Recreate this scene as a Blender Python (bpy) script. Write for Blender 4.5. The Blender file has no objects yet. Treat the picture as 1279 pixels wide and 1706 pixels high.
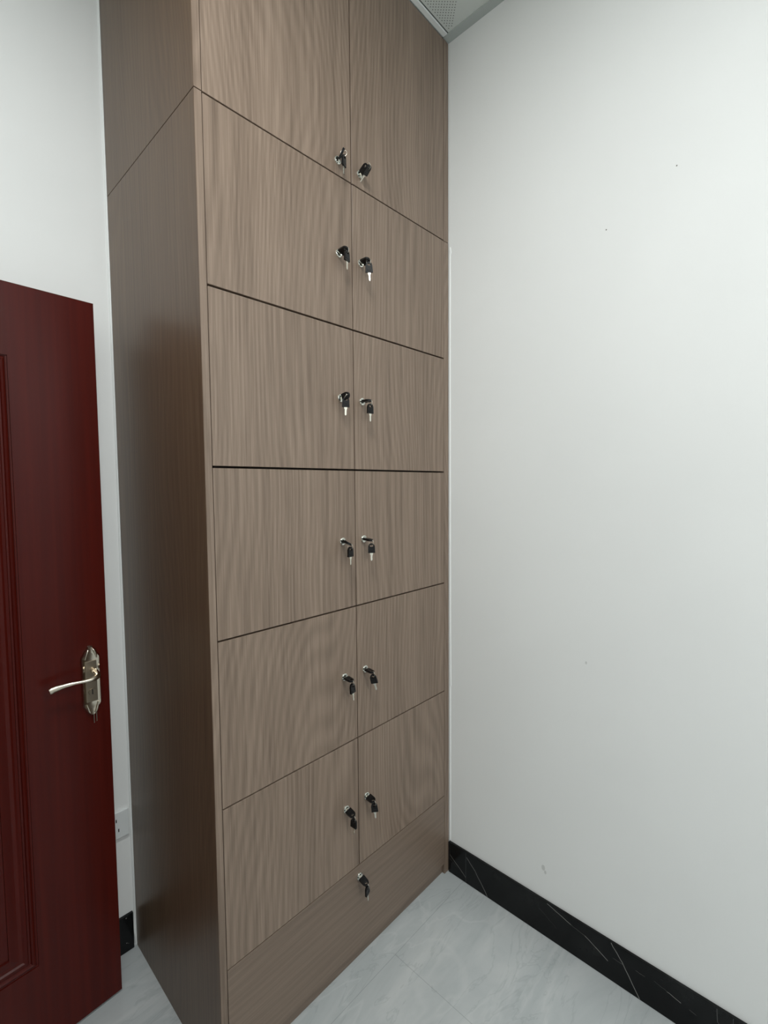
import bpy, bmesh, math, random
from mathutils import Matrix, Vector

scene = bpy.context.scene
col = scene.collection
random.seed(7)

# ------------------------------------------------------------------ camera
cam_data = bpy.data.cameras.new('camera')
cam_data.sensor_fit = 'HORIZONTAL'
cam_data.sensor_width = 36.0
cam_data.lens = 36.0 * 791.46 / 1279.0
cam_data.clip_start = 0.02
cam = bpy.data.objects.new('camera', cam_data)
col.objects.link(cam)
yaw, pitch, roll = -0.8135, -0.0571, 0.0085
Mr = Matrix.Rotation(yaw, 3, 'Z') @ Matrix.Rotation(pitch, 3, 'X') @ Matrix.Rotation(roll, 3, 'Y')
right, fwd, up = Mr.col[0], Mr.col[1], Mr.col[2]
mw = Matrix.Identity(4)
for i in range(3):
    mw[i][0], mw[i][1], mw[i][2] = right[i], up[i], -fwd[i]
mw.translation = Vector((-0.499, -1.0209, 1.4721))
cam.matrix_world = mw
scene.camera = cam

# ------------------------------------------------------------------ view, world, lights
scene.view_settings.view_transform = 'Standard'
scene.view_settings.look = 'None'
scene.view_settings.gamma = 1.0
scene.view_settings.use_curve_mapping = False
scene.view_settings.exposure = 0.0

world = bpy.data.worlds.new('world')
scene.world = world
world.use_nodes = True
world.node_tree.nodes['Background'].inputs[0].default_value = (0.75, 0.85, 1.0, 1)
world.node_tree.nodes['Background'].inputs[1].default_value = 0.6


def area(name, loc, rot, sx, sy, power, colour):
    d = bpy.data.lights.new(name, 'AREA')
    d.shape = 'RECTANGLE'
    d.size, d.size_y = sx, sy
    d.energy = power
    d.color = colour
    o = bpy.data.objects.new(name, d)
    o.location = loc
    o.rotation_euler = rot
    col.objects.link(o)
    return o


# the two flat ceiling lamps of the room
area('ceiling_lamp_light', (-0.05, -2.80, 2.975), (0, 0, 0), 0.58, 0.58, 39, (0.985, 1.0, 0.99))
area('ceiling_lamp_light', (-0.36, -0.78, 2.975), (0, 0, 0), 0.30, 0.30, 20.5, (0.985, 1.0, 0.99))

# ------------------------------------------------------------------ dimensions
XL, XR = -0.985, 0.927         # left and right wall faces
YB, YF = 0.5668, -3.60         # wall behind the cabinet, wall behind the viewer
ZC = 3.0
DOOR_H = 1.965
CX0, CX1 = 0.0, 0.9245         # cabinet outer sides
ROWS = [2.3245, 1.9178, 1.516, 1.1128, 0.7095, 0.3075]
SEAM_L, SEAM_C, SEAM_R = 0.0181, 0.4574, 0.8970


# ------------------------------------------------------------------ helpers
def link(o, parent=None):
    col.objects.link(o)
    if parent is not None:
        o.parent = parent
    return o


def obj(name, bm, mats, parent=None, loc=None, smooth=False, weld=False):
    if weld:
        bmesh.ops.remove_doubles(bm, verts=bm.verts, dist=1e-6)
    bmesh.ops.recalc_face_normals(bm, faces=bm.faces)
    me = bpy.data.meshes.new(name)
    bm.to_mesh(me)
    bm.free()
    if not isinstance(mats, (list, tuple)):
        mats = [mats]
    for m in mats:
        me.materials.append(m)
    if smooth:
        for p in me.polygons:
            p.use_smooth = True
        me.set_sharp_from_angle(angle=math.radians(38))
    o = bpy.data.objects.new(name, me)
    if loc is not None:
        o.location = loc
    return link(o, parent)


def empty(name, loc=(0, 0, 0), rotz=0.0):
    o = bpy.data.objects.new(name, None)
    o.empty_display_size = 0.05
    o.location = loc
    o.rotation_euler = (0, 0, rotz)
    return link(o)


def tag(o, label=None, cat=None, group=None, kind=None):
    if label:
        o['label'] = label
    if cat:
        o['category'] = cat
    if group:
        o['group'] = group
    if kind:
        o['kind'] = kind
    return o


def box(bm, x0, x1, y0, y1, z0, z1, bevel=0.0, seg=2, mi=0):
    g = bmesh.ops.create_cube(bm, size=1.0)
    vs = g['verts']
    for v in vs:
        v.co = Vector(((x0 + x1) / 2 + v.co.x * (x1 - x0), (y0 + y1) / 2 + v.co.y * (y1 - y0), (z0 + z1) / 2 + v.co.z * (z1 - z0)))
    fs = {f for v in vs for f in v.link_faces}
    for f in fs:
        f.material_index = mi
    if bevel > 0:
        es = {e for v in vs for e in v.link_edges}
        r = bmesh.ops.bevel(bm, geom=list(es), offset=bevel, segments=seg, profile=0.5, affect='EDGES')
        for f in r['faces']:
            f.material_index = mi


def prism(bm, pts, y0, y1, mi=0, bevel=0.0):
    """extrude an outline given in (x, z) between y0 and y1"""
    a = [bm.verts.new((x, y0, z)) for x, z in pts]
    b = [bm.verts.new((x, y1, z)) for x, z in pts]
    n = len(pts)
    fs = [bm.faces.new(a), bm.faces.new(b[::-1])]
    for i in range(n):
        fs.append(bm.faces.new((a[i], b[i], b[(i + 1) % n], a[(i + 1) % n])))
    for f in fs:
        f.material_index = mi
    if bevel:
        es = list(fs[0].edges) + list(fs[1].edges)
        r = bmesh.ops.bevel(bm, geom=es, offset=bevel, segments=2, profile=0.5, affect='EDGES')
        for f in r['faces']:
            f.material_index = mi


def ring_prism(bm, outer, inner, y0, y1, mi=0):
    """outline with a hole, the two loops having the same number of points"""
    n = len(outer)
    L = [[bm.verts.new((x, y, z)) for x, z in lp] for lp in (outer, inner) for y in (y0, y1)]
    o0, o1, i0, i1 = L
    for k in range(n):
        j = (k + 1) % n
        for q in ((o0[k], o0[j], i0[j], i0[k]), (o1[k], i1[k], i1[j], o1[j]),
                  (o0[k], o1[k], o1[j], o0[j]), (i0[k], i0[j], i1[j], i1[k])):
            bm.faces.new(q).material_index = mi


def lathe_y(bm, prof, n=32, mi=0, cx=0, cz=0):
    """profile of (radius, y) turned about the y axis"""
    rings = []
    for r, y in prof:
        if r < 1e-7:
            rings.append([bm.verts.new((cx, y, cz))])
        else:
            rings.append([bm.verts.new((cx + r * math.cos(2 * math.pi * k / n), y, cz + r * math.sin(2 * math.pi * k / n))) for k in range(n)])
    for a, b in zip(rings, rings[1:]):
        for k in range(n):
            j = (k + 1) % n
            if len(a) == 1:
                f = bm.faces.new((a[0], b[j], b[k]))
            elif len(b) == 1:
                f = bm.faces.new((a[k], a[j], b[0]))
            else:
                f = bm.faces.new((a[k], a[j], b[j], b[k]))
            f.material_index = mi


def sweep(bm, pts, radii, n=12, flat=1.0, mi=0):
    """tube through pts; radii in the plane of the bend and across it (r, r*flat)"""
    rings = []
    for i, p in enumerate(pts):
        p = Vector(p)
        t = (Vector(pts[min(i + 1, len(pts) - 1)]) - Vector(pts[max(i - 1, 0)])).normalized()
        side = t.cross(Vector((0, 0, 1)))
        if side.length < 1e-4:
            side = Vector((1, 0, 0))
        side.normalize()
        upv = side.cross(t).normalized()
        r = radii[i]
        rr = r if isinstance(r, tuple) else (r, r * flat)
        rings.append([bm.verts.new(p + side * rr[0] * math.cos(2 * math.pi * k / n) + upv * rr[1] * math.sin(2 * math.pi * k / n)) for k in range(n)])
    for a, b in zip(rings, rings[1:]):
        for k in range(n):
            j = (k + 1) % n
            bm.faces.new((a[k], a[j], b[j], b[k])).material_index = mi
    bm.faces.new(rings[0][::-1]).material_index = mi
    bm.faces.new(rings[-1]).material_index = mi


# ------------------------------------------------------------------ materials
def srgb(r, g, b):
    f = lambda c: (c / 255 / 12.92) if c / 255 <= 0.04045 else ((c / 255 + 0.055) / 1.055) ** 2.4
    return (f(r), f(g), f(b), 1)


class NT:
    def __init__(self, name, rough=0.5, metal=0.0, colour=(0.8, 0.8, 0.8, 1), coat=0.0, coat_rough=0.1, spec=0.5):
        self.m = bpy.data.materials.new(name)
        self.m.use_nodes = True
        self.t = self.m.node_tree
        self.b = self.t.nodes['Principled BSDF']
        self.b.inputs['Base Color'].default_value = colour
        self.b.inputs['Roughness'].default_value = rough
        self.b.inputs['Metallic'].default_value = metal
        self.b.inputs['Specular IOR Level'].default_value = spec
        self.b.inputs['Coat Weight'].default_value = coat
        self.b.inputs['Coat Roughness'].default_value = coat_rough

    def n(self, typ, **kw):
        nd = self.t.nodes.new(typ)
        for k, v in kw.items():
            if k.startswith('i_'):
                nd.inputs[k[2:].replace('_', ' ')].default_value = v
            else:
                setattr(nd, k, v)
        return nd

    def l(self, a, b):
        self.t.links.new(a, b)

    def math(self, op, a, b=None, c=None, clamp=False):
        nd = self.t.nodes.new('ShaderNodeMath')
        nd.operation = op
        nd.use_clamp = clamp
        for i, v in enumerate((a, b, c)):
            if v is None:
                continue
            if isinstance(v, (int, float)):
                nd.inputs[i].default_value = v
            else:
                self.l(v, nd.inputs[i])
        return nd.outputs[0]

    def ramp(self, fac, stops, interp='LINEAR'):
        nd = self.t.nodes.new('ShaderNodeValToRGB')
        cr = nd.color_ramp
        cr.interpolation = interp
        while len(cr.elements) < len(stops):
            cr.elements.new(0.5)
        for e, (p, c) in zip(cr.elements, stops):
            e.position = p
            e.color = c if len(c) == 4 else (*c, 1)
        self.l(fac, nd.inputs[0])
        return nd.outputs[0]

    def mix(self, fac, a, b, mode='MIX'):
        nd = self.t.nodes.new('ShaderNodeMix')
        nd.data_type = 'RGBA'
        nd.blend_type = mode
        for s, v in ((nd.inputs[0], fac), (nd.inputs[6], a), (nd.inputs[7], b)):
            if isinstance(v, (int, float)):
                s.default_value = v
            elif isinstance(v, tuple):
                s.default_value = v
            else:
                self.l(v, s)
        return nd.outputs[2]

    def bump(self, h, strength, dist):
        nd = self.n('ShaderNodeBump', i_Strength=strength, i_Distance=dist)
        self.l(h, nd.inputs['Height'])
        self.l(nd.outputs[0], self.b.inputs['Normal'])


def wood_mat(name, dark, mid, light, horizontal=False, rough=0.42, spec=0.45):
    """open-pored laminate with cathedral figure; grain runs along z (or x when horizontal)"""
    t = NT(name, rough=rough, spec=spec)
    tc = t.n('ShaderNodeTexCoord')
    oi = t.n('ShaderNodeObjectInfo')
    sep = t.n('ShaderNodeSeparateXYZ')
    t.l(tc.outputs['Object'], sep.inputs[0])
    X, Y, Z = sep.outputs
    if horizontal:
        u, w = Z, X
    else:
        u, w = t.math('ADD', X, Y), Z
    rnd = t.math('MULTIPLY', oi.outputs['Random'], 17.3)

    def field(su, sw, off, detail=2.0, rgh=0.5):
        cb = t.n('ShaderNodeCombineXYZ')
        t.l(t.math('MULTIPLY', u, su), cb.inputs[0])
        t.l(t.math('MULTIPLY', w, sw), cb.inputs[1])
        t.l(t.math('ADD', rnd, off), cb.inputs[2])
        nz = t.n('ShaderNodeTexNoise', i_Scale=1.0, i_Detail=detail, i_Roughness=rgh)
        t.l(cb.outputs[0], nz.inputs['Vector'])
        return nz.outputs[0]
    big = field(2.6, 0.75, 0.0, 1.0)
    rings = t.math('SINE', t.math('ADD', t.math('MULTIPLY', big, 150.0), t.math('MULTIPLY', u, 330.0)))
    fine = field(340.0, 6.0, 3.1, 3.0, 0.6)
    streak = field(75.0, 1.3, 7.7, 4.0, 0.65)
    rings = t.math('MULTIPLY_ADD', t.math('MULTIPLY', rings, t.math('MULTIPLY', fine, 1.9)), 0.5, 0.5)
    broad = field(9.0, 0.8, 11.0, 2.0)
    v = t.math('ADD', t.math('MULTIPLY', rings, 0.085), t.math('MULTIPLY', fine, 0.42))
    v = t.math('SUBTRACT', v, 0.003)
    v = t.math('ADD', v, t.math('MULTIPLY', streak, 0.42))
    v = t.math('ADD', v, t.math('MULTIPLY', broad, 0.18))
    c = t.ramp(v, [(0.37, dark), (0.53, mid), (0.70, light)])
    t.l(c, t.b.inputs['Base Color'])
    t.bump(fine, 0.12, 0.0006)
    return t.m


M = {}
WD, WM, WL = srgb(98, 83, 71), srgb(123, 106, 92), srgb(142, 124, 109)
M['wood'] = wood_mat('laminate_wood', WD, WM, WL)
M['wood_h'] = wood_mat('laminate_wood_horizontal', srgb(106, 91, 79), srgb(117, 101, 88), srgb(127, 111, 97), horizontal=True)
M['wood_side_shaded'] = wood_mat('laminate_wood_side_shaded', srgb(90, 70, 54), srgb(103, 82, 64), srgb(115, 94, 74), rough=0.36, spec=0.33)  # same laminate as the fronts, the side's shade darkened into its colour
M['gap'] = NT('cabinet_inner_board', rough=0.8, colour=srgb(38, 27, 18)).m


def wall_mat(name, colour):
    t = NT(name, rough=0.62, spec=0.3)
    tc = t.n('ShaderNodeTexCoord')
    a = t.n('ShaderNodeTexNoise', i_Scale=1.7, i_Detail=3.0)
    b = t.n('ShaderNodeTexNoise', i_Scale=260.0, i_Detail=2.0)
    t.l(tc.outputs['Object'], a.inputs['Vector'])
    t.l(tc.outputs['Object'], b.inputs['Vector'])
    dk = tuple(c * 0.965 for c in colour[:3]) + (1,)
    t.l(t.ramp(a.outputs[0], [(0.35, dk), (0.65, colour)]), t.b.inputs['Base Color'])
    t.bump(b.outputs[0], 0.08, 0.0006)
    return t.m


M['wall'] = wall_mat('white_wall_paint', (0.835, 0.85, 0.84, 1))
M['smudge'] = NT('wall_scuff', rough=0.8, colour=srgb(208, 210, 208)).m
M['hole'] = NT('nail_hole', rough=0.9, colour=srgb(110, 108, 104)).m

# ceiling: perforated aluminium tiles
t = NT('ceiling_tile', rough=0.45, spec=0.4)
tc = t.n('ShaderNodeTexCoord')
sp = t.n('ShaderNodeSeparateXYZ')
t.l(tc.outputs['Object'], sp.inputs[0])
X, Y, _ = sp.outputs
S = 0.6
lx = t.math('SUBTRACT', t.math('FLOORED_MODULO', t.math('SUBTRACT', X, 0.897 - S), S), S / 2)
ly = t.math('SUBTRACT', t.math('FLOORED_MODULO', t.math('SUBTRACT', Y, -0.020 - S), S), S / 2)
ax, ay = t.math('ABSOLUTE', lx), t.math('ABSOLUTE', ly)
seam = t.math('GREATER_THAN', t.math('MAXIMUM', ax, ay), S / 2 - 0.0016)
inner = t.math('LESS_THAN', t.math('MAXIMUM', ax, ay), S / 2 - 0.009)
bow = t.math('LESS_THAN', t.math('SUBTRACT', ax, 0.014), ay)
p = 0.0088
ru = t.math('MULTIPLY', t.math('ADD', X, Y), 0.70710678 / p)
rv = t.math('MULTIPLY', t.math('SUBTRACT', X, Y), 0.70710678 / p)
fu = t.math('SUBTRACT', t.math('FRACT', ru), 0.5)
fv = t.math('SUBTRACT', t.math('FRACT', rv), 0.5)
d = t.math('SQRT', t.math('ADD', t.math('MULTIPLY', fu, fu), t.math('MULTIPLY', fv, fv)))
dot = t.math('LESS_THAN', d, 0.21)
dot = t.math('MULTIPLY', t.math('MULTIPLY', dot, bow), inner)
c1 = t.mix(dot, (0.66, 0.70, 0.67, 1), (0.17, 0.19, 0.18, 1))
c2 = t.mix(seam, c1, (0.06, 0.07, 0.065, 1))
t.l(c2, t.b.inputs['Base Color'])
M['ceiling'] = t.m
M['angle'] = NT('painted_ceiling_angle', rough=0.35, colour=(0.82, 0.85, 0.84, 1)).m
M['angle_grey'] = NT('grey_ceiling_angle', rough=0.5, colour=(0.46, 0.50, 0.48, 1)).m

# floor: grey marble-look tiles with fine joints
t = NT('floor_tile', rough=0.22, spec=0.5)
tc = t.n('ShaderNodeTexCoord')
sp = t.n('ShaderNodeSeparateXYZ')
t.l(tc.outputs['Object'], sp.inputs[0])
X, Y, _ = sp.outputs
mp = t.n('ShaderNodeMapping')
mp.inputs['Rotation'].default_value = (0, 0, math.radians(38))
mp.inputs['Scale'].default_value = (1.0, 3.2, 1.0)
t.l(tc.outputs['Object'], mp.inputs[0])
n1 = t.n('ShaderNodeTexNoise', i_Scale=2.2, i_Detail=6.0, i_Roughness=0.6, i_Distortion=0.8)
t.l(mp.outputs[0], n1.inputs['Vector'])
n2 = t.n('ShaderNodeTexNoise', i_Scale=3.1, i_Detail=5.0, i_Roughness=0.55, i_Distortion=1.0)
t.l(mp.outputs[0], n2.inputs['Vector'])
base = t.ramp(n1.outputs[0], [(0.32, srgb(168, 174, 175)), (0.52, srgb(179, 184, 185)), (0.72, srgb(190, 194, 194))])
vein = t.math('ABSOLUTE', t.math('SUBTRACT', n2.outputs[0], 0.5))
vein = t.math('SUBTRACT', 1.0, t.math('MULTIPLY', vein, 60.0), clamp=True)
c1 = t.mix(t.math('MULTIPLY', vein, 0.22), base, srgb(130, 136, 139))
n3 = t.n('ShaderNodeTexNoise', i_Scale=2.1, i_Detail=4.0, i_Roughness=0.5, i_Distortion=0.7)
mp2 = t.n('ShaderNodeMapping')
mp2.inputs['Rotation'].default_value = (0, 0, math.radians(-50))
mp2.inputs['Scale'].default_value = (1.0, 2.4, 1.0)
mp2.inputs['Location'].default_value = (3.3, 1.7, 0.4)
t.l(tc.outputs['Object'], mp2.inputs[0])
t.l(mp2.outputs[0], n3.inputs['Vector'])
v3 = t.math('ABSOLUTE', t.math('SUBTRACT', n3.outputs[0], 0.52))
v3 = t.math('SUBTRACT', 1.0, t.math('MULTIPLY', v3, 45.0), clamp=True)
c1 = t.mix(t.math('MULTIPLY', v3, 0.25), c1, srgb(203, 206, 205))
S = 0.8
odd = t.math('MULTIPLY', t.math('GREATER_THAN', Y, -0.070), 0.4)      # the row under the cabinet is laid half a tile off
jx = t.math('ABSOLUTE', t.math('SUBTRACT', t.math('FLOORED_MODULO', t.math('ADD', t.math('ADD', X, odd), S / 2 - 0.541), S), S / 2))
jy = t.math('ABSOLUTE', t.math('SUBTRACT', t.math('FLOORED_MODULO', t.math('ADD', Y, S / 2 + 0.070), S), S / 2))
joint = t.math('LESS_THAN', t.math('MINIMUM', jx, jy), 0.0008)
c2 = t.mix(t.math('MULTIPLY', joint, 0.5), c1, srgb(128, 132, 133))
t.l(c2, t.b.inputs['Base Color'])
M['floor'] = t.m

# black marble skirting
t = NT('black_marble', rough=0.14, spec=0.22)
tc = t.n('ShaderNodeTexCoord')
n1 = t.n('ShaderNodeTexNoise', i_Scale=7.0, i_Detail=5.0, i_Roughness=0.6)
t.l(tc.outputs['Object'], n1.inputs['Vector'])
t.l(t.ramp(n1.outputs[0], [(0.4, srgb(10, 11, 12)), (0.75, srgb(30, 32, 32))]), t.b.inputs['Base Color'])
M['black_marble'] = t.m
M['vein'] = NT('white_marble_vein', rough=0.2, colour=srgb(150, 150, 146)).m
M['vein_dim'] = NT('faint_marble_vein', rough=0.2, colour=srgb(82, 82, 80)).m
M['grout'] = NT('skirting_joint', rough=0.7, colour=srgb(70, 74, 76)).m
M['caulk'] = NT('white_caulk', rough=0.45, colour=(0.86, 0.88, 0.87, 1)).m

# steel door, painted red-brown wood effect under gloss
t = NT('red_brown_door_paint', rough=0.26, spec=0.2)
tc = t.n('ShaderNodeTexCoord')
mp = t.n('ShaderNodeMapping')
mp.inputs['Scale'].default_value = (70, 70, 1.5)
t.l(tc.outputs['Object'], mp.inputs[0])
n1 = t.n('ShaderNodeTexNoise', i_Scale=1.0, i_Detail=3.0)
t.l(mp.outputs[0], n1.inputs['Vector'])
t.l(t.ramp(n1.outputs[0], [(0.35, srgb(66, 15, 9)), (0.7, srgb(76, 19, 12))]), t.b.inputs['Base Color'])
M['door'] = t.m
M['frame'] = M['door']
M['door_edge'] = NT('door_edge_steel', rough=0.4, colour=srgb(40, 24, 24), spec=0.4).m
M['steel'] = NT('satin_nickel', rough=0.2, metal=1.0, colour=srgb(206, 196, 180)).m
M['steel_dark'] = NT('brushed_plate', rough=0.38, metal=1.0, colour=srgb(150, 138, 122)).m
M['chrome'] = NT('chrome', rough=0.12, metal=1.0, colour=srgb(235, 235, 228)).m
M['slot'] = NT('keyway_shadow', rough=0.7, colour=srgb(20, 18, 16)).m
M['keyhead'] = NT('black_key_plastic', rough=0.32, colour=srgb(12, 11, 12), spec=0.3).m
M['blade'] = NT('nickel_key_steel', rough=0.25, metal=1.0, colour=srgb(226, 222, 210)).m
M['plastic'] = NT('white_socket_plastic', rough=0.35, colour=(0.74, 0.77, 0.77, 1)).m
M['sash'] = NT('window_sash', rough=0.4, colour=(0.75, 0.77, 0.77, 1)).m  # plain sash paint, no emission


# ------------------------------------------------------------------ the room
def struct(name, bm, m, loc=None):
    o = obj(name, bm, m, loc=loc)
    o['kind'] = 'structure'
    return o


bm = bmesh.new(); box(bm, XL - 1.5, XR + 0.12, YF - 0.12, YB + 0.12, -0.08, 0.0); struct('floor', bm, M['floor'])
bm = bmesh.new(); box(bm, XL - 0.12, XR + 0.12, YF - 0.12, YB + 0.12, ZC, ZC + 0.08); struct('ceiling', bm, M['ceiling'])
bm = bmesh.new(); box(bm, XL, XR + 0.12, YB, YB + 0.12, 0, ZC); struct('wall_back', bm, M['wall'])
# right wall with two nail holes and a scuff
bm = bmesh.new()
box(bm, XR, XR + 0.12, YF, YB, 0, ZC)
for (y, z, r, mi) in ((-0.705, 2.2745, 0.0016, 1), (-0.536, 2.178, 0.0016, 1), (-0.374, 0.221, 0.006, 2), (-0.381, 0.209, 0.004, 2), (-0.50, 0.935, 0.003, 2)):
    vs = [bm.verts.new((XR - 0.0002, y + r * math.cos(a * math.pi / 5), z + (1.6 if mi == 2 else 1.2) * r * math.sin(a * math.pi / 5))) for a in range(10)]
    bm.faces.new(vs).material_index = mi
struct('wall_right', bm, [M['wall'], M['hole'], M['smudge']])
# left wall with the doorway the red door belongs to
DY0, DY1, DZ = -0.485, 0.405, DOOR_H + 0.02
bm = bmesh.new()
box(bm, XL - 0.12, XL, YF, DY0 - 0.05, 0, ZC)
box(bm, XL - 0.12, XL, DY1 + 0.05, YB + 0.12, 0, ZC)
box(bm, XL - 0.12, XL, DY0 - 0.05, DY1 + 0.05, DZ + 0.05, ZC)
struct('wall_left', bm, M['wall'])
# wall behind the viewer, with a window
WX0, WX1, WZ0, WZ1 = -0.55, 0.55, 0.95, 2.35
bm = bmesh.new()
box(bm, XL - 0.12, WX0, YF - 0.12, YF, 0, ZC)
box(bm, WX1, XR + 0.12, YF - 0.12, YF, 0, ZC)
box(bm, WX0, WX1, YF - 0.12, YF, 0, WZ0)
box(bm, WX0, WX1, YF - 0.12, YF, WZ1, ZC)
struct('wall_front', bm, M['wall'])
bm = bmesh.new()
for a in ((WX0, WX0 + 0.05, WZ0, WZ1), (WX1 - 0.05, WX1, WZ0, WZ1), (WX0, WX1, WZ0, WZ0 + 0.05), (WX0, WX1, WZ1 - 0.05, WZ1), (-0.03, 0.03, WZ0, WZ1)):
    box(bm, a[0], a[1], YF - 0.08, YF - 0.03, a[2], a[3])
struct('window_1', bm, M['sash'])
# corridor beyond the doorway
bm = bmesh.new()
box(bm, XL - 1.5, XL - 1.4, YF, YB + 0.12, 0, ZC)
box(bm, XL - 1.4, XL - 0.12, YB, YB + 0.12, 0, ZC)
box(bm, XL - 1.4, XL - 0.12, YF - 0.12, YF, 0, ZC)
box(bm, XL - 1.5, XL - 0.12, YF - 0.12, YB + 0.12, ZC, ZC + 0.08)
struct('wall_corridor', bm, M['wall'])
# door frame
bm = bmesh.new()
box(bm, XL - 0.13, XL + 0.012, DY0 - 0.05, DY0, 0, DZ, 0.003)
box(bm, XL - 0.13, XL + 0.012, DY1, DY1 + 0.05, 0, DZ, 0.003)
box(bm, XL - 0.13, XL + 0.012, DY0 - 0.05, DY1 + 0.05, DZ, DZ + 0.05, 0.003)
struct('trim_1', bm, M['frame'])

# skirting: right wall, with its stones' joints and veins
SK = 0.009
SH = 0.119


def strip(bm, p, q, w, mi, x, jag=0.0):
    """thin vein on the plane x between (y, z) points"""
    n = 5
    P = []
    for k in range(n + 1):
        f = k / n
        P.append((p[0] + (q[0] - p[0]) * f + random.uniform(-jag, jag), p[1] + (q[1] - p[1]) * f + random.uniform(-jag, jag)))
    dy, dz = q[0] - p[0], q[1] - p[1]
    L = math.hypot(dy, dz)
    ny, nz = -dz / L * w / 2, dy / L * w / 2
    for a, b in zip(P, P[1:]):
        vs = [bm.verts.new((x, a[0] + ny, a[1] + nz)), bm.verts.new((x, b[0] + ny, b[1] + nz)), bm.verts.new((x, b[0] - ny, b[1] - nz)), bm.verts.new((x, a[0] - ny, a[1] - nz))]
        bm.faces.new(vs).material_index = mi


bm = bmesh.new()
box(bm, XR - SK, XR, YF, -0.004, 0, SH, 0.001)
fx = XR - SK - 0.0003
V, Dm, G = 1, 2, 3
strip(bm, (-0.010, 0.072), (-0.080, 0.022), 0.0010, V, fx, .0012)
strip(bm, (-0.010, 0.056), (-0.046, 0.038), 0.0008, Dm, fx, .001)
strip(bm, (-0.0815, 0.002), (-0.0815, 0.117), 0.0010, G, fx)
strip(bm, (-0.085, 0.100), (-0.124, 0.066), 0.0013, V, fx, .0010)
strip(bm, (-0.124, 0.066), (-0.173, 0.002), 0.0013, V, fx, .0010)
strip(bm, (-0.393, 0.116), (-0.470, 0.094), 0.0014, V, fx, .0012)
strip(bm, (-0.470, 0.094), (-0.512, 0.088), 0.0012, Dm, fx, .001)
strip(bm, (-0.512, 0.088), (-0.580, 0.055), 0.0014, V, fx, .0010)
strip(bm, (-0.588, 0.117), (-0.620, 0.078), 0.0016, V, fx, .0008)
strip(bm, (-0.620, 0.078), (-0.668, 0.002), 0.0016, V, fx, .0008)
strip(bm, (-0.594, 0.074), (-0.622, 0.074), 0.0012, Dm, fx, .001)
strip(bm, (-0.655, 0.080), (-0.680, 0.079), 0.0014, Dm, fx, .0005)
strip(bm, (-0.703, 0.084), (-0.735, 0.077), 0.0008, Dm, fx, .001)
strip(bm, (-0.735, 0.077), (-0.768, 0.069), 0.0012, V, fx, .0006)
strip(bm, (-0.787, 0.066), (-0.803, 0.063), 0.0013, Dm, fx, .0004)
strip(bm, (-0.847, 0.117), (-0.849, 0.082), 0.0014, Dm, fx)
strip(bm, (-0.849, 0.082), (-0.862, 0.072), 0.0014, Dm, fx)
strip(bm, (-0.365, 0.083), (-0.425, 0.052), 0.0006, Dm, fx, .002)
for k in range(24):
    y = random.uniform(-3.4, -0.95)
    strip(bm, (y, random.uniform(0.06, 0.115)), (y - random.uniform(0.03, 0.1), random.uniform(0.004, 0.06)), 0.0012, random.choice((V, Dm)), fx, .002)
for y in (-0.8815, -1.6815, -2.4815, -3.2815):
    strip(bm, (y, 0.002), (y, 0.117), 0.0010, G, fx)
struct('baseboard_right', bm, [M['black_marble'], M['vein'], M['vein_dim'], M['grout']])
bm = bmesh.new()
box(bm, XL + 0.001, -0.009, YB - SK, YB, 0, SH, 0.001)
fy = YB - SK - 0.0003
for (x, z, r) in ((-0.031, 0.030, 0.0016), (-0.026, 0.026, 0.001), (-0.030, 0.112, 0.002)):
    bm.faces.new([bm.verts.new((x + r * math.cos(a * math.pi / 4), fy, z + 0.7 * r * math.sin(a * math.pi / 4))) for a in range(8)]).material_index = 1
struct('baseboard_back', bm, [M['black_marble'], M['vein']])
bm = bmesh.new()
box(bm, XL, XL + SK, YF, DY0 - 0.052, 0, SH, 0.001)
struct('baseboard_left', bm, M['black_marble'])
bm = bmesh.new()
box(bm, XL + SK, XR - SK, YF, YF + SK, 0, SH, 0.001)
struct('baseboard_front', bm, M['black_marble'])

# ceiling edge angles
bm = bmesh.new(); box(bm, CX0 - 0.0, XR - 0.033, -0.0175, -0.001, ZC - 0.004, ZC, 0.001); struct('trim_2', bm, M['angle'])
bm = bmesh.new(); box(bm, XR - 0.032, XR, YF, 0.0, ZC - 0.003, ZC); struct('trim_3', bm, M['angle_grey'])
# bead of caulk in the corner between the filler board and the right wall
bm = bmesh.new()
zs = [SH + 0.002, 0.35, 0.62, 0.72, 0.722, 0.95, 1.4, 1.9, 2.28, 2.29, 2.31]
ws = [0.0030, 0.0035, 0.0035, 0.0035, 0.0060, 0.0035, 0.0030, 0.0030, 0.0035, 0.0070, 0.0035]
prev = None
for z, w in zip(zs, ws):
    ringv = [bm.verts.new(c) for c in ((XR, -0.003, z), (XR - 0.0018, -0.003, z), (XR - 0.0018, -0.003 - w, z), (XR, -0.003 - w - 0.002, z))]
    if prev:
        for k in range(4):
            bm.faces.new((prev[k], prev[(k + 1) % 4], ringv[(k + 1) % 4], ringv[k]))
    else:
        bm.faces.new(ringv[::-1])
    prev = ringv
bm.faces.new(prev)
struct('trim_4', bm, M['caulk'])
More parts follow.
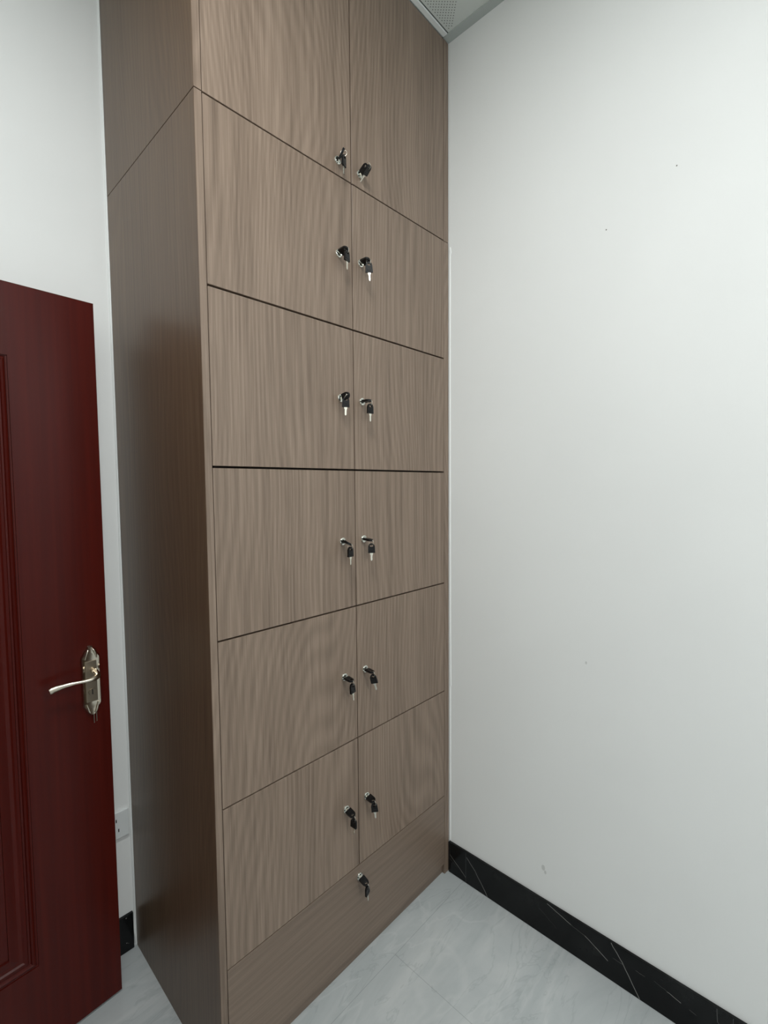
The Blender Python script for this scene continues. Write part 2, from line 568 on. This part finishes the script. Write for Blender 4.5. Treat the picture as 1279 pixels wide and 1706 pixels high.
# bead of caulk and plaster fill between the cabinet's side and the back wall
bm = bmesh.new()
zs = [0.0, 0.06, 0.115, 0.13, 0.40, 0.60, 1.1, 1.6, 2.2, ZC - 0.003]
ws = [0.003, 0.008, 0.004, 0.003, 0.0045, 0.003, 0.004, 0.003, 0.004, 0.003]
prev = None
for z, w in zip(zs, ws):
    ringv = [bm.verts.new(c) for c in ((CX0 - 0.0004, YB, z), (CX0 - 0.0004, YB - 0.006, z), (CX0 - w, YB - 0.004, z), (CX0 - w - 0.002, YB, z))]
    if prev:
        for k in range(4):
            bm.faces.new((prev[k], prev[(k + 1) % 4], ringv[(k + 1) % 4], ringv[k]))
    else:
        bm.faces.new(ringv[::-1])
    prev = ringv
bm.faces.new(prev)
struct('trim_5', bm, M['caulk'])

# ------------------------------------------------------------------ the red door, open against the back wall
LEN = 0.875
TH = 0.045
ang = math.atan2(0.0624, 0.9981)
# local x runs from the hinge (0) to the free edge (LEN); face seen by the viewer at y = 0
fx0, fy0 = -0.083, 0.447
door = empty('door_1', (fx0 - LEN * math.cos(ang), fy0 - LEN * math.sin(ang), 0.008), ang)
tag(door, 'glossy red-brown panelled door standing open in front of the white back wall', 'door', kind='structure')


def fr(bm, x0, x1, z0, z1, y0, y1, steps):
    """stepped picture-frame moulding; steps = (inset, y)"""
    loops = []
    for ins, y in steps:
        loops.append([bm.verts.new((x, y, z)) for x, z in ((x0 + ins, z0 + ins), (x1 - ins, z0 + ins), (x1 - ins, z1 - ins), (x0 + ins, z1 - ins))])
    for a, b in zip(loops, loops[1:]):
        for k in range(4):
            j = (k + 1) % 4
            bm.faces.new((a[k], a[j], b[j], b[k]))
    return loops[-1]


PX0, PX1 = 0.195, LEN - 0.193       # panel opening, local x
PANELS = [(1.06, 1.783), (0.225, 0.93)]
PANELS = [(0.230, 1.783)]
bm = bmesh.new()
H = DOOR_H - 0.008
# leaf slab: back and edges, front face cut round the panel
box(bm, 0, LEN, 0.0005, TH, 0, H)
for a in ((0, PX0, 0, H), (PX1, LEN, 0, H), (PX0, PX1, 0, PANELS[0][0]), (PX0, PX1, PANELS[0][1], H)):
    box(bm, a[0], a[1], -0.0045, 0.002, a[2], a[3])
obj('door_leaf', bm, M['door'], door)
bm = bmesh.new()
last = fr(bm, PX0, PX1, PANELS[0][0], PANELS[0][1], 0, 0,
          [(0, -0.0045), (0.0005, -0.0015), (0.004, -0.0005), (0.006, -0.004), (0.010, -0.006), (0.014, -0.004), (0.016, -0.0005),
           (0.020, -0.0005), (0.022, -0.003), (0.028, -0.004), (0.032, -0.001), (0.040, -0.001), (0.060, -0.005), (0.0605, -0.0005)])
bm.faces.new(last)
obj('panel', bm, M['door'], door)
bm = bmesh.new()
box(bm, LEN, LEN + 0.0012, 0.0, TH - 0.001, 0.003, H - 0.003)
obj('edge_strip', bm, M['door_edge'], door)
bm = bmesh.new()
box(bm, LEN + 0.0012, LEN + 0.004, 0.012, 0.032, 0.83, 1.03, 0.001)
obj('latch_plate', bm, M['steel'], door)
# lock plate with scrolled ends
pc = LEN - 0.0460
zt, zb = 1.043 - 0.008, 0.848 - 0.008
hw = 0.0240


def plate_outline(hw, zt, zb, pc):
    up_ = [(-1, -0.038), (-0.96, -0.030), (-0.72, -0.021), (-0.60, -0.012), (-0.42, -0.009), (-0.22, -0.001), (0, 0.0)]
    R = [(hw * a, zt + b) for a, b in up_]
    R += [(-a, b) for a, b in R[-2::-1]]
    Bt = [(a, zb + (zt - b)) for a, b in R]
    pts = R + Bt[::-1]
    return [(pc + a, b) for a, b in pts]


bm = bmesh.new()
y0 = -0.0045
outer = plate_outline(hw, zt, zb, pc)
ins = [(pc + (x - pc) * 0.84, (zt + zb) / 2 + (z - (zt + zb) / 2) * 0.955) for x, z in outer]
ins2 = [(pc + (x - pc) * 0.72, (zt + zb) / 2 + (z - (zt + zb) / 2) * 0.80) for x, z in outer]
loops = []
for lp, y in ((outer, y0), (outer, y0 - 0.004), (ins, y0 - 0.010), (ins2, y0 - 0.0075)):
    loops.append([bm.verts.new((x, y, z)) for x, z in lp])
for li, (a, b) in enumerate(zip(loops, loops[1:])):
    for k in range(len(a)):
        j = (k + 1) % len(a)
        bm.faces.new((a[k], a[j], b[j], b[k]))
bm.faces.new(loops[-1])
plate = obj('lock_plate', bm, [M['steel']], door, smooth=True)
plate['label'] = 'satin nickel lock plate with scrolled ends'
# raised panel in the plate, scrolls
bm = bmesh.new()
box(bm, pc - 0.0135, pc + 0.0135, y0 - 0.0095, y0 - 0.004, zb + 0.040, zt - 0.042, 0.001)
obj('plate_inlay', bm, M['steel_dark'], plate)
for sgn, zz in ((1, zt - 0.021), (-1, zb + 0.021)):
    for sx in (-1, 1):
        bm = bmesh.new()
        pts = [(pc + sx * (0.004 + 0.010 * f), y0 - 0.010 - 0.0015 * math.sin(f * math.pi), zz + sgn * (0.011 - 0.026 * f * f)) for f in [i / 8 for i in range(9)]]
        sweep(bm, pts, [0.0012 + 0.0022 * math.sin(math.pi * (i + .6) / 9.2) for i in range(9)], 10)
        obj('scroll', bm, M['steel'], plate, smooth=True)
# lever handle: neck out of the plate then a curved grip running to the hinge side
bm = bmesh.new()
zl = 0.957
P = [(pc + 0.004, y0 - 0.006, zl + 0.010), (pc + 0.0045, y0 - 0.018, zl + 0.009), (pc + 0.005, y0 - 0.034, zl + 0.005), (pc + 0.002, y0 - 0.046, zl + 0.002), (pc - 0.010, y0 - 0.051, zl),
     (pc - 0.030, y0 - 0.050, zl + 0.000), (pc - 0.050, y0 - 0.047, zl + 0.001), (pc - 0.070, y0 - 0.043, zl - 0.000), (pc - 0.088, y0 - 0.041, zl - 0.002), (pc - 0.100, y0 - 0.041, zl - 0.0045), (pc - 0.106, y0 - 0.042, zl - 0.006)]
Rr = [(0.0085, 0.0085), (0.0078, 0.0078), (0.0072, 0.0072), (0.0068, 0.0068), (0.0060, 0.0062), (0.0048, 0.0046), (0.0042, 0.0044), (0.0042, 0.0056), (0.0046, 0.0078), (0.0044, 0.0086), (0.003, 0.0066)]
# subdivide with a Catmull-Rom pass
PP, RR = [], []
for i in range(len(P) - 1):
    a, b, c, d_ = [Vector(P[max(0, min(len(P) - 1, i + k))]) for k in (-1, 0, 1, 2)]
    for s in range(4):
        f = s / 4
        PP.append(0.5 * ((2 * b) + (c - a) * f + (2 * a - 5 * b + 4 * c - d_) * f * f + (3 * b - a - 3 * c + d_) * f ** 3))
        RR.append(tuple(Rr[i][q] * (1 - f) + Rr[i + 1][q] * f for q in (0, 1)))
PP.append(Vector(P[-1])); RR.append(Rr[-1])
sweep(bm, PP, RR, 16)
obj('lever_handle', bm, M['steel'], plate, smooth=True)
bm = bmesh.new()
lathe_y(bm, [(0, y0 - 0.012), (0.0085, y0 - 0.012), (0.0095, y0 - 0.010), (0.0095, y0 - 0.008)], 24, cx=pc, cz=0.908)
box(bm, pc - 0.0012, pc + 0.0012, y0 - 0.0126, y0 - 0.0119, 0.901, 0.915, mi=1)
obj('lock_cylinder', bm, [M['steel_dark'], M['slot']], plate, smooth=True)
# two thin strips hanging below the plate
for dx, z0_ in ((0.003, 0.818), (0.0095, 0.821)):
    bm = bmesh.new()
    box(bm, pc + dx - 0.0009, pc + dx + 0.0009, y0 - 0.006, y0 - 0.0052, z0_, 0.846)
    obj('hanging_strip', bm, M['steel'], plate)

# ------------------------------------------------------------------ wall socket half hidden behind the door
sock = empty('wall_socket', (-0.0525, YB, 0.422))
tag(sock, 'white square wall socket low on the back wall between the red door and cabinet', 'socket')
bm = bmesh.new()
box(bm, -0.043, 0.043, -0.009, -0.0003, -0.043, 0.043, 0.0025)
obj('socket_plate', bm, M['plastic'], sock)
bm = bmesh.new()
for a in ((-0.0075, -0.0045, 0.012, 0.022), (0.0045, 0.0075, 0.012, 0.022), (-0.0015, 0.0015, -0.004, 0.004), (-0.0135, -0.0105, -0.020, -0.010), (0.0105, 0.0135, -0.020, -0.010)):
    box(bm, a[0], a[1], -0.0094, -0.0088, a[2], a[3])
obj('pin_slots', bm, M['slot'], sock)

# ------------------------------------------------------------------ cabinets
FT = 0.018     # board thickness
GV = 0.0012    # half of vertical gap
DTH = 0.018


def side_panel(bm, x0, x1, z0, z1):
    box(bm, x0, x1, 0.0, YB - 0.0065, z0, z1, 0.0006, 1)


lower = empty('locker_cabinet', (0, 0, 0))
tag(lower, 'tall floor-standing brown wood-grain locker cabinet with ten square doors and a bottom drawer', 'cabinet')
upper = empty('top_cabinet', (0, 0, ROWS[0]))
tag(upper, 'shorter brown wood-grain cabinet stacked on the tall lockers, reaching the ceiling', 'cabinet')


def local(bm, parent):
    bmesh.ops.translate(bm, verts=bm.verts, vec=-Vector(parent.location))
    return bm


def carcass(parent, z0, z1, shelves):
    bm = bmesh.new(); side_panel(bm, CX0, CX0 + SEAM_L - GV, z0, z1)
    obj('side_panel', local(bm, parent), M['wood_side_shaded'], parent)
    # the front edge of the side board carries an edge band in the undarkened laminate
    bm = bmesh.new(); box(bm, CX0 + 0.0004, CX0 + SEAM_L - GV, -0.0012, 0.0, z0 + 0.0004, z1 - 0.0004)
    obj('edge_band', local(bm, parent), M['wood'], parent)
    bm = bmesh.new(); side_panel(bm, SEAM_R + GV, CX1, z0, z1)
    obj('side_panel', local(bm, parent), M['wood'], parent)
    bm = bmesh.new(); box(bm, SEAM_L, SEAM_R, YB - 0.012, YB - 0.007, z0, z1)
    obj('back_panel', local(bm, parent), M['gap'], parent)
    bm = bmesh.new()
    box(bm, SEAM_C - 0.009, SEAM_C + 0.009, DTH + 0.001, YB - 0.012, z0 + (0.05 if z0 < 0.1 else 0.002), z1 - 0.002)
    obj('divider', local(bm, parent), M['gap'], parent)
    for z in shelves:
        bm = bmesh.new()
        box(bm, SEAM_L, SEAM_R, DTH + 0.0012, YB - 0.012, z - 0.009, z + 0.009)
        obj('shelf', local(bm, parent), M['gap'], parent)


TOPU = ZC - 0.0045
carcass(lower, 0.0, ROWS[0] - 0.0009, ROWS[1:] + [0.055, ROWS[0] - 0.012])
carcass(upper, ROWS[0] + 0.0009, TOPU, [ROWS[0] + 0.012, TOPU - 0.012])


def lock_mesh():
    bm = bmesh.new()
    lathe_y(bm, [(0.0, 0.004), (0.0095, 0.004), (0.0112, 0.0), (0.0112, -0.0016), (0.0104, -0.0034), (0.0084, -0.0042), (0.0076, -0.0036), (0.0070, -0.0026), (0.0066, -0.0036), (0.0, -0.0040)], 36)
    box(bm, -0.0009, 0.0009, -0.0045, -0.0038, -0.0052, 0.0052, mi=1)
    bmesh.ops.recalc_face_normals(bm, faces=bm.faces)
    me = bpy.data.meshes.new('lock')
    bm.to_mesh(me); bm.free()
    me.materials.append(M['chrome']); me.materials.append(M['slot'])
    for p_ in me.polygons:
        p_.use_smooth = True
    me.set_sharp_from_angle(angle=math.radians(40))
    return me


LOCK = lock_mesh()


def front(name, parent, x0, x1, z0, z1, mat, lock=None, label=None, g=(0.0013, 0.0013), gc=GV):
    gl, gr = (gc if abs(x0 - SEAM_C) < 1e-6 else GV), (gc if abs(x1 - SEAM_C) < 1e-6 else GV)
    cx, cz = (x0 + x1) / 2, (z0 + z1) / 2
    bm = bmesh.new()
    box(bm, x0 + gl - cx, x1 - gr - cx, -0.0002, DTH, z0 + g[0] - cz, z1 - g[1] - cz, 0.0005, 1)
    o = obj(name, bm, mat, parent, loc=Vector((cx, 0, cz)) - Vector(parent.location))
    if label:
        o['label'] = label
    if lock:
        k = bpy.data.objects.new('lock', LOCK)
        k.location = (lock[0] - cx, -0.0002, lock[1] - cz)
        k.rotation_euler = (0, lock[2], 0)
        link(k, o)
        k['label'] = 'round chrome lock'
    return o


LXL, LXR = 0.4055, 0.4895
LZ = [2.363, 2.1145, 1.7175, 1.311, 0.913, 0.512]
KEYS = []
for side, (x0, x1) in enumerate(((SEAM_L, SEAM_C), (SEAM_C, SEAM_R))):
    lx = (LXL, LXR)[side]
    front('cabinet_door', upper, x0, x1, ROWS[0] + 0.0004, TOPU - 0.0005, M['wood'], (lx, LZ[0], 0.3), gc=0.0022)
    GAP = [0.0018, 0.0024, 0.0026, 0.0022, 0.0019, 0.0016]
    for r in range(5):
        front('cabinet_door', lower, x0, x1, ROWS[r + 1], ROWS[r], M['wood'], (lx, LZ[r + 1], 0.0), g=(GAP[r + 1], GAP[r]), gc=0.0017)
front('drawer', lower, SEAM_L, SEAM_R, 0.040, ROWS[5], M['wood_h'], (0.4562, 0.2715, 0.5))
bm = bmesh.new(); box(bm, SEAM_L + 0.0005, SEAM_R - 0.0005, 0.012, 0.028, 0.0, 0.046)
obj('toe_kick', bm, M['wood_h'], lower)

# ------------------------------------------------------------------ keys
# local frame of a key: z from the blade to the head, y across its thickness; origin at the head's base


def key_meshes():
    n = 36
    out, inn = [], []
    for k in range(n):
        a = 2 * math.pi * k / n + math.pi / n
        c, s = math.cos(a), math.sin(a)
        # body: square-shouldered below, round arch above
        if s >= 0:
            x, z = 0.0098 * c, 0.0170 + 0.0115 * s
        else:
            m = max(abs(c), abs(s))
            x, z = 0.0104 * c / m * (1 - 0.06 * (1 - abs(s / m))), 0.0170 + 0.0170 * s / m * (1 if abs(s) >= abs(c) else abs(1))
            z = max(z, 0.0)
        out.append((x, z))
        inn.append((0.0052 * c, 0.0210 + 0.0030 * s))
    bm = bmesh.new()
    ring_prism(bm, out, inn, -0.0030, 0.0030)
    es = [e for e in bm.edges if len(e.link_faces) == 2 and e.calc_face_angle() > 1.2 and abs(e.verts[0].co.y - e.verts[1].co.y) < 1e-6]
    bmesh.ops.bevel(bm, geom=es, offset=0.0007, segments=2, profile=0.5, affect='EDGES')
    # raised badge bar on the lower part of the head, on both faces
    for s in (-1, 1):
        box(bm, -0.0062, 0.0062, min(s * 0.0028, s * 0.0036), max(s * 0.0028, s * 0.0036), 0.0045, 0.0095, 0.0003, 1)
    bmesh.ops.recalc_face_normals(bm, faces=bm.faces)
    head = bpy.data.meshes.new('key')
    bm.to_mesh(head); bm.free()
    head.materials.append(M['keyhead'])
    bm = bmesh.new()
    pts = [(-0.0042, 0.001), (0.0042, 0.001), (0.0042, -0.0045), (0.0028, -0.0062), (0.0028, -0.0100), (0.0020, -0.0112), (0.0028, -0.0124),
           (0.0018, -0.0140), (0.0028, -0.0156), (0.0022, -0.0180), (0.0026, -0.0200), (0.0006, -0.0232), (-0.0010, -0.0232), (-0.0026, -0.0205), (-0.0028, -0.0062), (-0.0042, -0.0045)]
    prism(bm, pts, -0.0010, 0.0010)
    bmesh.ops.recalc_face_normals(bm, faces=bm.faces)
    blade = bpy.data.meshes.new('key_blade')
    bm.to_mesh(blade); bm.free()
    blade.materials.append(M['blade'])
    bm = bmesh.new()
    R_, r_, a_, b_ = 0.0085, 0.0005, 40, 8
    vs = [[bm.verts.new(((R_ + r_ * math.cos(2 * math.pi * j / b_)) * math.cos(2 * math.pi * i / a_), r_ * math.sin(2 * math.pi * j / b_), (R_ + r_ * math.cos(2 * math.pi * j / b_)) * math.sin(2 * math.pi * i / a_))) for j in range(b_)] for i in range(a_)]
    for i in range(a_):
        for j in range(b_):
            bm.faces.new((vs[i][j], vs[(i + 1) % a_][j], vs[(i + 1) % a_][(j + 1) % b_], vs[i][(j + 1) % b_]))
    bmesh.ops.recalc_face_normals(bm, faces=bm.faces)
    ring = bpy.data.meshes.new('key_ring')
    bm.to_mesh(ring); bm.free()
    ring.materials.append(M['blade'])
    for p_ in ring.polygons:
        p_.use_smooth = True
    return head, blade, ring


KH, KB, KR = key_meshes()
HOLE = 0.0225


def basis(zdir, ndir, origin):
    z = Vector(zdir).normalized()
    y = (Vector(ndir) - z * Vector(ndir).dot(z)).normalized()
    x = y.cross(z).normalized()
    m = Matrix.Identity(4)
    for i in range(3):
        m[i][0], m[i][1], m[i][2] = x[i], y[i], z[i]
    m.translation = Vector(origin)
    return m


proto = empty('key_pair')
for i in range(2):
    k = link(bpy.data.objects.new('key', KH), proto)
    b = link(bpy.data.objects.new('key_blade', KB), k)
    b['label'] = 'steel key blade'
rg = link(bpy.data.objects.new('key_ring', KR), proto)
rg['label'] = 'thin steel ring'


def copy_tree(o, parent=None):
    c = o.copy()
    col.objects.link(c)
    c.parent = parent
    for ch in list(o.children):
        copy_tree(ch, c)
    return c


def set_keys(root, x, z, label, d, n, hang, hn, drop=0.011, base=0.009):
    """d: way the inserted head points; n: its flat side; hang: way the loose key's head points; hn: its flat side"""
    root.location = (x, -0.0036, z)
    ks = [c for c in root.children if c.name.startswith('key') and c.data == KH]
    ring = [c for c in root.children if c.data == KR][0]
    d = Vector(d).normalized()
    o1 = Vector((0, -base + 0.0036, 0))
    ks[0].matrix_local = basis(d, n, o1)
    h1 = o1 + d * (HOLE + 0.002)
    # ring drops from the first head's hole to the second's
    h2 = h1 + Vector((0, -0.001, -drop)) if not isinstance(drop, tuple) else h1 + Vector(drop)
    hz = Vector(hang).normalized()
    ks[1].matrix_local = basis(hz, hn, h2 - hz * (HOLE + 0.001))
    mid = (h1 + h2) / 2
    ax = (h2 - h1)
    nrm = Vector(n).cross(d) if abs(Vector(n).cross(d).dot(ax.normalized())) < 0.8 else Vector(n)
    ring.matrix_local = basis(ax, nrm, mid)
    tag(root, label, 'keys', 'key pairs in the cabinet locks')


VN = Vector((0.7255, 0.6858, 0))       # flat side seen square on by someone standing at the doorway


def yawed(deg):
    a = math.radians(deg)
    return Vector((VN.x * math.cos(a) - VN.y * math.sin(a), VN.x * math.sin(a) + VN.y * math.cos(a), 0))


H_ = (0, 0, 1)
SPEC = [
    (LXL, LZ[0], 'narrow upright black key pair in the lock of the left ceiling-high door', (0.0, -0.70, 0.70), (0.687, -0.727, 0.05), (0.0, -0.02, 1), yawed(72), 0.020),
    (LXR, LZ[0], 'black key pair folded together in the lock of the right ceiling-high door', (0.0, -0.85, 0.52), (0.95, 0, 0.2), (0.0, -0.80, 0.55), yawed(55), (0.004, -0.006, -0.005)),
    (LXL, LZ[1], 'arched black key with side-on hanging mate, left lock just below the top doors', (0.0, -1, 0.10), (0.45, 0, 1), (0.0, 0, 1), yawed(58), 0.010),
    (LXR, LZ[1], 'square-on hanging key with bright blade, right lock just below the top doors', (0.0, -1, 0.02), (0.40, 0, 1), (-0.08, 0, 1), yawed(14), 0.012),
    (LXL, LZ[2], 'upright black key over a square-on mate, left lock of the second square row', (0.0, -0.9, 0.22), (1, 0, 0.15), (0.03, 0, 1), yawed(8), (0.0, 0.010, -0.010)),
    (LXR, LZ[2], 'thin-looking level key with mate dangling clear below, right lock of the second square row', (0.0, -1, -0.02), (0.03, 0, 1), (0.0, 0, 1), yawed(38), 0.014),
    (LXL, LZ[3], 'tilted black key pair in the left lock of the middle square doors', (0.0, -1, -0.25), (0.50, 0, 1), (0.0, 0, 1), yawed(52), 0.012),
    (LXR, LZ[3], 'level black key with its mate hanging square-on, right lock of the middle square doors', (0.0, -1, -0.08), (0.06, 0, 1), (0.0, 0, 1), yawed(5), 0.014),
    (LXL, LZ[4], 'black key pair, left lock of the fourth square row, mate over the seam', (0.0, -1, -0.12), (0.10, 0, 1), (-0.1, 0, 1), yawed(56), 0.012),
    (LXR, LZ[4], 'black key pair in the right lock of the fourth square row, hanging key swung askew', (0.0, -1, -0.10), (0.15, 0, 1), (-0.25, 0.1, 1), yawed(-10), 0.011),
    (LXL, LZ[5], 'black key pair in the left lock of the lowest square doors', (0.0, -1, -0.22), (-0.25, 0, 1), (-0.05, -0.1, 1), yawed(-35), 0.013),
    (LXR, LZ[5], 'black key pair in the right lock of the lowest square doors', (0.0, -1, -0.12), (-0.25, 0, 1), (-0.15, 0, 1), yawed(0), 0.011),
    (0.4562, 0.2715, 'black key pair with narrow dangling key in the bottom drawer', (0.05, -0.95, -0.32), (-0.15, 0, 1), (-0.12, -0.05, 1), yawed(62), 0.011),
]
roots = [proto] + [copy_tree(proto) for _ in SPEC[1:]]
for root, sp_ in zip(roots, SPEC):
    set_keys(root, *sp_)
